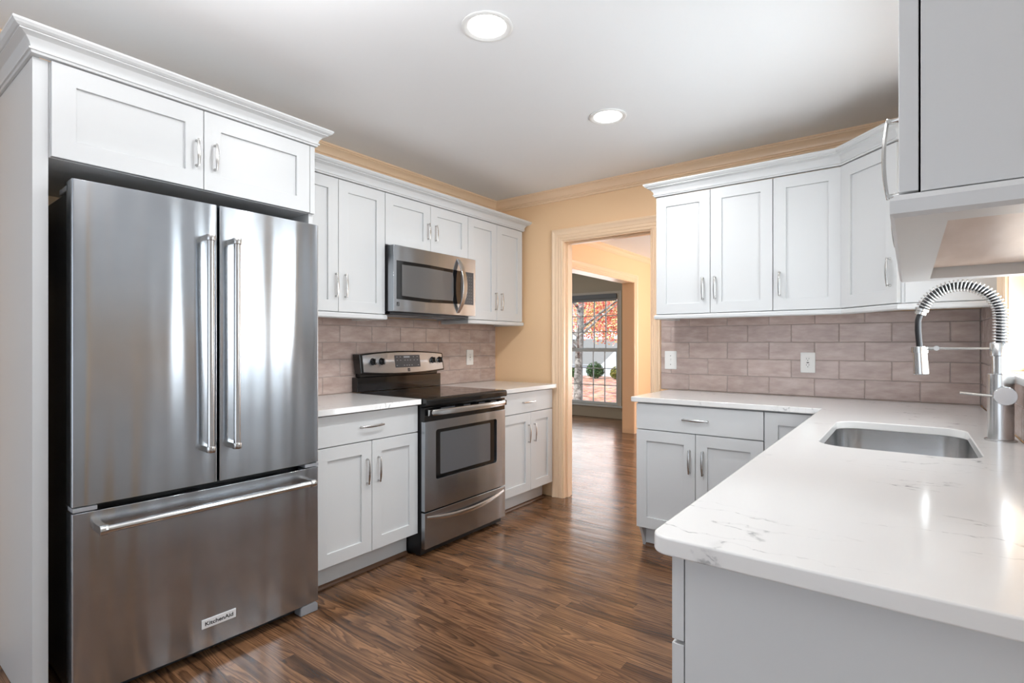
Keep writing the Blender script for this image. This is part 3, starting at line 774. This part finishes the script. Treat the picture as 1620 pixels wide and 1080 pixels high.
# burner rings
RING = M('burner_ring', lin(70, 70, 74), .2)
for cx_, cy_, r_ in ((.19, -.50, .105), (.56, -.50, .085), (.19, -.22, .085), (.56, -.22, .105)):
    bm = BM(); lathe(bm, [(r_, .9173), (r_, .9175), (r_-.003, .9175), (r_-.003, .9173)], (cx_, cy_, 0), 48); obj('burner_ring', bm, RING, rg)
# oven door
dro = thing('oven_door', None, None); dro.parent = rg
del_ = dro
bm = BM(); prism(bm, rrect(.003, RW-.003, .266, .782, .004, 2), -.03, 0, lambda a, b, h: (a, -.685-h, b), [rrect(.092, .662, .437, .728, .016, 5)])
od = obj('oven_door', bm, STEEL, rg, .0015); bpy.data.objects.remove(dro)
bm = BM(); prism(bm, rrect(.003, RW-.003, .783, .864, .003, 2), -.034, 0, lambda a, b, h: (a, -.682-h, b)); obj('vent_trim', bm, BLACKG, od, .0015)
for a, b in ((.10, .22), (.30, .36), (.44, .50), (.56, .62)):
    bx('vent_slot', RING, od, a, b, -.7165, -.7155, .847, .858)
bm = BM(); prism(bm, rrect(.0925, .6615, .4375, .7275, .016, 5), -.018, -.0125, lambda a, b, h: (a, -.685-h, b)); obj('window_frame', bm, BLACKG, od)
bm = BM(); prism(bm, rrect(.139, .608, .458, .707, .008, 4), -.0124, -.0115, lambda a, b, h: (a, -.685-h, b)); obj('window_pane', bm, OVENG, od)
# door handle, flat bowed bar
def flatbar(pts, hh, th):
    bm = BM(); rings = []
    for (x, y, z), s in pts:
        h = hh*s/2
        rings.append([bm.verts.new(v) for v in ((x, y+th, z-h), (x, y, z-h*.8), (x, y-.003, z), (x, y, z+h*.8), (x, y+th, z+h))])
    for A, B in zip(rings, rings[1:]):
        for k in range(5): bm.faces.new((A[k], A[(k+1) % 5], B[(k+1) % 5], B[k]))
    bm.faces.new(rings[0][::-1]); bm.faces.new(rings[-1]); return bm
pts = []
for k in range(25):
    t = k/24*2-1; pts.append(((.018+(RW-.036)*(k/24), -.705-.030*(1-t**4), .834), 1))
bm = flatbar(pts, .040, .012); hb = obj('handle', bm, CHROME, od, .002, 50)
for x in (.020, RW-.048): bx('handle_bracket', BLACKG, hb, x, x+.028, -.712, -.681, .818, .850, bevel=.002)
# storage drawer
bm = BM(); prism(bm, rrect(.003, RW-.003, .052, .258, .004, 2), -.03, 0, lambda a, b, h: (a, -.685-h, b)); sd_ = obj('storage_drawer', bm, STEEL, rg, .002)
pts = []
for k in range(33):
    t = k/32*2-1; pts.append(((.020+(RW-.040)*(k/32), -.686-.022*(1-t*t), .196+.034*t*t), .8+.2*(1-t*t)))
obj('handle', flatbar(pts, .030, .010), CHROME, sd_, .002, 50)
for x in (.03, RW-.06):
    for y in (-.60, -.10): bm = BM(); cyl(bm, (x, y, .001), (x, y, .012), .014, 16); obj('foot', bm, BLACK, rg)
# backguard
bm = BM(); box(bm, .002, RW-.002, -.068, -.012, .9175, 1.012); box(bm, .030, RW-.03, -.060, -.012, 1.012, 1.045); bgd = obj('backguard', bm, BLACKG, rg, .003)
def arch(x0, x1, zb, zt, sb, st_, n=16, ins=0):
    out = []
    for k in range(n+1):
        x = x0+(x1-x0)*k/n; t = k/n*2-1; out.append((x, zb-sb*(1-t*t)))
    for k in range(n+1):
        x = x1-(x1-x0)*k/n; t = k/n*2-1; out.append((x, zt+st_*(1-t*t)))
    return out
tilt = lambda y0: (lambda a, b, h: (a, y0-h+(b-1.05)*.16, b))
bm = BM(); prism(bm, arch(.001, RW-.001, 1.038, 1.163,   .017, .019), -.070, 0, tilt(-.105)); hs = obj('control_housing', bm, BLACKG, bgd, .006)
bm = BM(); prism(bm, arch(.022, RW-.016, 1.048, 1.156, .015, .017), .0005, .004, tilt(-.105)); cp = obj('control_panel', bm, steel('panel_steel', .46, .3, .02), hs, .001)
bm = BM(); prism(bm, rrect(.285, .515, 1.069, 1.153, .004, 3), .0042, .0056, tilt(-.105)); dp = obj('display', bm, DARKG, cp)
bm = BM(); mpt = tilt(-.105)
for z, xs in ((1.141, (.305, .335, .455, .490)), (1.118, (.305, .335, .375, .40, .425, .46, .49)), (1.083, (.30, .365, .39, .41, .435, .495))):
    for x in xs: bm = BM(); prism(bm, rrect(x-.005, x+.005, z-.002, z+.002, .001, 1), .0057, .0060, mpt); obj('display_mark', bm, GREYP, dp)
bm = BM(); prism(bm, rrect(.365, .42, 1.135, 1.146, .001, 1), .0057, .0060, mpt); obj('clock_digits', bm, GREYP, dp)
# square logo mark under the display
bm = BM(); prism(bm, rrect(.392, .414, 1.040, 1.062, .001, 1), .0042, .0050, mpt); lg = obj('logo', bm, INK, cp)
bm = BM()
for k in range(3): prism(bm, [(.395+k*.003, 1.044+k*.006), (.411, 1.0465+k*.006), (.411, 1.048+k*.006), (.395+k*.003, 1.0455+k*.006)], .0051, .0054, mpt)
obj('logo_lines', bm, GREYP, lg)
for kx in (.100, .172, .640, .712):
    bm = BM(); lathe(bm, [(0, 0), (.023, 0), (.023, -.004), (.019, -.006), (.018, -.022), (.016, -.024), (0, -.024)], (kx, -.1035+.0055*0-.0, 1.114), 28, 'y')
    for v in bm.verts: v.co.y += -.003+(v.co.z-1.05)*.16*1.0
    kb = obj('knob', bm, BLACKG, cp, angle=40)
    bm = BM(); box(bm, kx-.0045, kx+.0045, -.134, -.1265, 1.094, 1.134); 
    for v in bm.verts: v.co.y += -.003+(v.co.z-1.05)*.16
    obj('knob_grip', bm, BLACK, kb, .001)
    bm = BM(); box(bm, kx+.008, kx+.012, -.1285, -.1262, 1.108, 1.124)
    for v in bm.verts: v.co.y += -.003+(v.co.z-1.05)*.16
    obj('knob_mark', bm, WHITEINK, kb)
# ================================================================== MICROWAVE
mw = thing('microwave', 'stainless over-the-range microwave mounted above the range', 'microwave', (0, -1.4865, 1.425), RL)
MWW = .760; MH = .412
bx('body', BLACK, mw, .002, MWW-.002, -.342, -.006, .006, MH-.0015, bevel=.002)
bm = BM(); prism(bm, rrect(.001, MWW-.001, 0.004, MH-.002, .003, 2), -.052, 0, lambda a, b, h: (a, -.398-h, b)); md = obj('door', bm, STEEL, mw, .003)
# glass: right edge bulges behind the handle
def mwglass(i, h0, h1):
    o = [(.026+i, .080+i), (.026+i, .316-i)]
    o += [(.30, .318-i), (.598-i, .312-i), (.598-i, .083+i), (.30, .074+i)]
    bm = BM(); prism(bm, o, h0, h1, lambda a, b, h: (a, -.398-h, b)); return bm
g_ = obj('window_frame', mwglass(0, .0002, .0015), BLACKG, md)
bm = BM(); prism(bm, [(.066, .102), (.066, .294), (.28, .297), (.520, .292), (.527, .255), (.527, .140), (.520, .100), (.28, .096)], .0016, .0022, lambda a, b, h: (a, -.398-h, b)); obj('window_pane', bm, MWG, md)
bm = BM(); prism(bm, [(.600, .083), (.600, .312), (.735, .312), (.735, .083)], .0002, .0018, lambda a, b, h: (a, -.398-h, b)); kp = obj('control_panel', bm, DARKG, mw, .0005)
bm = BM()
for i in range(9):
    for j in range(3): box(bm, .668+j*.022, .672+j*.022, -.4004, -.3999, .100+i*.022, .103+i*.022)
obj('key_marks', bm, GREYP, kp)

bm = BM(); prism(bm, rrect(.026, .046, .037, .062, .001, 1), .0002, .001, lambda a, b, h: (a, -.398-h, b)); lg = obj('logo', bm, INK, md)
bm = BM()
for k in range(3): prism(bm, [(.029+k*.003, .041+k*.007), (.043, .0435+k*.007), (.043, .045+k*.007), (.029+k*.003, .0425+k*.007)], .0011, .0014, lambda a, b, h: (a, -.398-h, b))
obj('logo_lines', bm, GREYP, lg)
pts = []
n_ = 28; bm = BM(); rings = []
for k in range(n_+1):
    t = k/n_*2-1; z = MH/2+t*.190; y = -.3985-.058*(1-abs(t)**2.2); wv = .013+.007*(1-t*t); xx = .574+.012*(1-t*t)
    rings.append([bm.verts.new(v) for v in ((xx-wv, y, z), (xx+wv, y-.002, z), (xx+wv, y+.010, z), (xx-wv, y+.010, z))])
for A, B in zip(rings, rings[1:]):
    for k in range(4): bm.faces.new((A[k], A[(k+1) % 4], B[(k+1) % 4], B[k]))
bm.faces.new(rings[0][::-1]); bm.faces.new(rings[-1])
obj('handle', bm, CHROME, md, .003, 50)
bm = BM(); box(bm, .03, MWW-.03, -.330, -.04, -.012, .0055); vp = obj('bottom_vent', bm, DARKG, mw, .004)
bm = BM()
for a in (.08, .42):
    for k in range(8): box(bm, a, a+.26, -.30+k*.028, -.288+k*.028, -.0135, -.0122)
obj('filter', bm, GREYP, vp)

# ================================================================== WALL PLATES
def plate(label, kind, loc, rz, w=.078, h=.122):
    t = thing('wall_plate' if kind == 'switch' else 'power_outlet', label, 'switch' if kind == 'switch' else 'outlet', loc, rz)
    bm = BM(); prism(bm, rrect(-w/2, w/2, -h/2, h/2, .004, 3), 0.0005, .006, lambda a, b, hh: (a, -hh, b)); obj('plate', bm, PLATE, t, .0015)
    if kind == 'switch':
        bm = BM(); box(bm, -.005, .005, -.0075, -.0055, -.012, .012); box(bm, -.0035, .0035, -.015, -.0075, .002, .010); obj('toggle', bm, PLATE, t, .001)
        for z in (-.03, .03): bm = BM(); cyl(bm, (0, -.0055, z), (0, -.0068, z), .003, 10); obj('screw', bm, SLOT, t)
    else:
        bm = BM(); prism(bm, rrect(-.0165, .0165, -.034, .034, .004, 3), .006, .0075, lambda a, b, hh: (a, -hh, b)); f = obj('receptacle', bm, PLATE, t, .0008)
        bm = BM()
        for z in (-.019, .019):
            box(bm, -.0075, -.0055, -.0078, -.0070, z, z+.009); box(bm, .0055, .0075, -.0078, -.0070, z+.001, z+.009); cyl(bm, (0, -.0070, z-.006), (0, -.0078, z-.006), .0025, 10)
        box(bm, -.006, .006, -.0078, -.0070, -.003, .003)
        obj('slots', bm, SLOT, f)
    return t
plate('white light switch plate on the far wall tiles near the doorway', 'switch', (1.570, -.0085, 1.118), 0, .084, .126)
plate('white duplex power outlet on the far wall tiles', 'outlet', (2.411, -.0085, 1.118), 0)
plate('white outlet plate on the tiles right of the range', 'outlet', (.0085, -.351, 1.121), PI/2, .080, .124)

# ================================================================== CEILING CANS
for i, (x, y, lab) in enumerate(((1.588, -2.035, 'round recessed ceiling light nearer the camera'), (1.592, -1.015, 'round recessed ceiling light nearer the doorway'))):
    t = thing('recessed_light', lab, 'ceiling light', (x, y, HC))
    bm = BM(); lathe(bm, [(.100, -.0005), (.100, -.005), (.094, -.008), (.086, -.007), (.074, -.001), (.068, -.0005)], n=48); obj('trim_ring', bm, TRIMW, t, angle=50)
    bm = BM(); lathe(bm, [(0, -.0035), (.073, -.0035), (.073, -.0006), (0, -.0006)], n=40); obj('lens', bm, EM, t)
    l = light('can_lamp', 'AREA', (0, 0, -.012), (0, 0, 0), 11, (.965, .98, 1), (.13, .13), shape='DISK'); l.parent = t
for x, y in ((1.59, -3.06),):
    light('can_lamp', 'AREA', (x, y, HC-.02), (0, 0, 0), 3, (.94, .97, 1), (.13, .13), shape='DISK')

# ================================================================== OUTSIDE THE FRONT WINDOW
def mk_lawn():
    m = M('leafy_lawn', lin(150, 130, 90), .9); n = NT(m)
    tc = n.n('TexCoord').outputs['Object']
    f = n.n('Noise', {'Vector': tc, 'Scale': 1.6, 'Detail': 8, 'Roughness': .85}).outputs[0]
    v = n.n('Voronoi', {'Vector': tc, 'Scale': 9.0}).outputs['Color']
    c = n.ramp(f, [(.38, lin(110, 104, 72)), (.46, lin(160, 104, 86)), (.55, lin(204, 168, 152)), (.66, lin(154, 86, 70))])
    n.set('Base Color', n.mix(.35, c, v, 'SOFT_LIGHT')); return m
LAWN = mk_lawn()
struct(bx('ground', LAWN, None, -60, 40, 5.21, 23.0, -.8, -.55))
struct(bx('ground_lower', LAWN, None, -60, 40, 23.01, 60, -2.6, -2.3))
BARK = M('bark', lin(150, 146, 140), .9); n = NT(BARK)
nz = n.n('Noise', {'Vector': n.n('TexCoord').outputs['Object'], 'Scale': 9, 'Detail': 6, 'Roughness': .75}).outputs[0]
n.set('Base Color', n.ramp(nz, [(.4, lin(84, 78, 72)), (.55, lin(168, 164, 160)), (.7, lin(205, 200, 196))])); n.bump(nz, .8, .03)
HOUSEW = M('house_siding', lin(206, 216, 226), .7); ROOF = M('house_roof', lin(120, 118, 118), .9); HWIN = M('house_window', lin(50, 56, 66), .2)
LEAF = []
for c in ((200, 96, 84), (226, 150, 112), (222, 140, 136), (236, 206, 140), (238, 184, 168), (196, 200, 128), (206, 96, 84)):
    m = M('leaf', lin(*c), .7, 0, Transmission_Weight=0); LEAF.append(m)
def leaves(name, clusters, n, size, mats, parent, seed):
    rnd = random.Random(seed); me = bpy.data.meshes.new(name); V = []; F = []; mi = []
    for _ in range(n):
        (cx, cy, cz, r) = clusters[rnd.randrange(len(clusters))]
        while True:
            a, b, c = rnd.uniform(-1, 1), rnd.uniform(-1, 1), rnd.uniform(-1, 1)
            if a*a+b*b+c*c < 1: break
        p = Vector((cx+a*r, cy+b*r, cz+c*r)); s = size*rnd.uniform(.6, 1.3)
        u = Vector((rnd.gauss(0, 1), rnd.gauss(0, 1), rnd.gauss(0, 1))).normalized(); v = u.orthogonal().normalized()
        k = len(V); V += [p-u*s, p+v*s*.6, p+u*s, p-v*s*.6]; F.append((k, k+1, k+2, k+3)); mi.append(rnd.randrange(len(mats)))
    me.from_pydata([tuple(v) for v in V], [], F)
    for m in mats: me.materials.append(m)
    me.polygons.foreach_set('material_index', mi)
    o = bpy.data.objects.new(name, me); C.objects.link(o)
    if parent: o.parent = parent
    return o
def tree(label, x, y, h, r, n, seed, trunk=.16, mats=LEAF, lean=0, clz=(.45, 1.0), ls=.05):
    t = thing('tree', label, 'tree', (x, y, -.55)); rnd = random.Random(seed)
    bm = BM(); tube(bm, [(0, 0, 0), (.03, 0, h*.2), (.05+lean*.3, .05, h*.42), (lean, 0, h*.8)], [trunk*1.25, trunk, trunk*.8, trunk*.35], 10)
    tips = []
    for k in range(9):
        z = h*rnd.uniform(.26, .7); a = rnd.uniform(0, 2*PI); L = r*rnd.uniform(.6, 1)
        e = Vector((math.cos(a)*L, math.sin(a)*L, z+L*.7)); tips.append(e)
        tube(bm, [(.04, 0, z), tuple(e*.5+Vector((0, 0, z*.5))), tuple(e)], [trunk*.42, trunk*.25, trunk*.07], 7)
    obj('trunk', bm, BARK, t, angle=70)
    cl = []
    for _ in range(60):
        a = rnd.uniform(0, 2*PI); q = rnd.uniform(.1, 1)*r; cl.append((math.cos(a)*q, math.sin(a)*q, h*rnd.uniform(*clz), r*.28))
    leaves('foliage', cl, n, ls, mats, t, seed)
    return t
tree('pale barked tree trunk standing nearest outside the front window', -3.55, 7.6, 5.4, 1.6, 1800, 3, .10, clz=(.42, .9), ls=.035)
tree('red and pink leaved autumn tree at the right of the window view', -4.0, 12.6, 5.4, 2.5, 34000, 5, .10, clz=(.44, .80), ls=.04)
tree('yellow and orange autumn tree behind the bare trunk', -6.9, 21.5, 7.4, 4.2, 40000, 8, .13, [LEAF[1], LEAF[3], LEAF[5], LEAF[4], LEAF[2]], clz=(.34, .75), ls=.065)
hs = thing('house', 'pale neighbouring house with grey roof seen through the front window', 'house', (-13.2, 27, -2.3), math.radians(8))
bm = BM(); prism(bm, R4(-4, .2, 0, 2.2), .4, 5, lambda a, b, h: (a, h, b)); prism(bm, [(0, 0), (6.4, 0), (6.4, 2.0), (3.2, 5.1), (0, 2.0)], 0, 6, lambda a, b, h: (a, h, b)); obj('wall', bm, HOUSEW, hs)
bm = BM(); prism(bm, [(-4.3, 2.1), (.9, 2.1), (2.6, 3.9), (-3.2, 3.9)], .3, .6, lambda a, b, h: (a, h+(b-2.1)*1.2, b)); obj('roof', bm, ROOF, hs)
for x, z in ((1.25, 2.45), (4.2, 1.2)):
    bx('window', HWIN, hs, x, x+.55, -.06, -.001, z, z+.62)
for x in (-3.6, -2.4, -1.2): bx('porch_column', HOUSEW, hs, x, x+.2, -.3, -.1, 0, 2.1)
BUSH = [M('bush_leaf', lin(*c), .7) for c in ((52, 84, 44), (74, 108, 56), (40, 66, 40))]
BUSH2 = [M('bush_leaf_olive', lin(*c), .7) for c in ((130, 134, 60), (160, 150, 80), (110, 120, 56))]
for lab, x, y, r, mt, sd in (('round dark green bush in front of the neighbouring house', -10.2, 21.0, .55, BUSH, 1), ('olive green bush at the right of the round bush', -9.05, 21.2, .42, BUSH2, 2), ('low dark green bush left of the round bush', -11.35, 21, .36, BUSH, 4)):
    t = thing('bush', lab, 'bush', (x, y, -.55))
    leaves('foliage', [(0, 0, r*.8, r*.8), (r*.3, 0, r*.7, r*.6), (-r*.3, 0, r*.7, r*.6)], 3500, .035, mt, t, sd)
    bm = BM(); tube(bm, [(0, 0, 0), (0, 0, r)], [.05, .03], 8); obj('stem', bm, BARK, t)
# repeats of one kind share a group
GROUPS = {'wall_cabinet': 'white shaker wall cabinets', 'base_cabinet': 'white shaker base cabinets', 'worktop': 'white quartz worktops',
          'recessed_light': 'recessed ceiling lights', 'cabinet_crown': 'crown mouldings on the cabinets', 'light_rail': 'light rails under the wall cabinets',
          'shoe_moulding': 'quarter round strips along the toe kicks', 'tile_backsplash': 'taupe tile backsplashes', 'tree': 'autumn trees outside the front window',
          'bush': 'bushes in front of the neighbouring house', 'power_outlet': 'white power outlets on the tiles'}
for o in C.objects:
    g = GROUPS.get(o.name.split('.')[0])
    if g and o.parent is None and 'label' in o: o['group'] = g
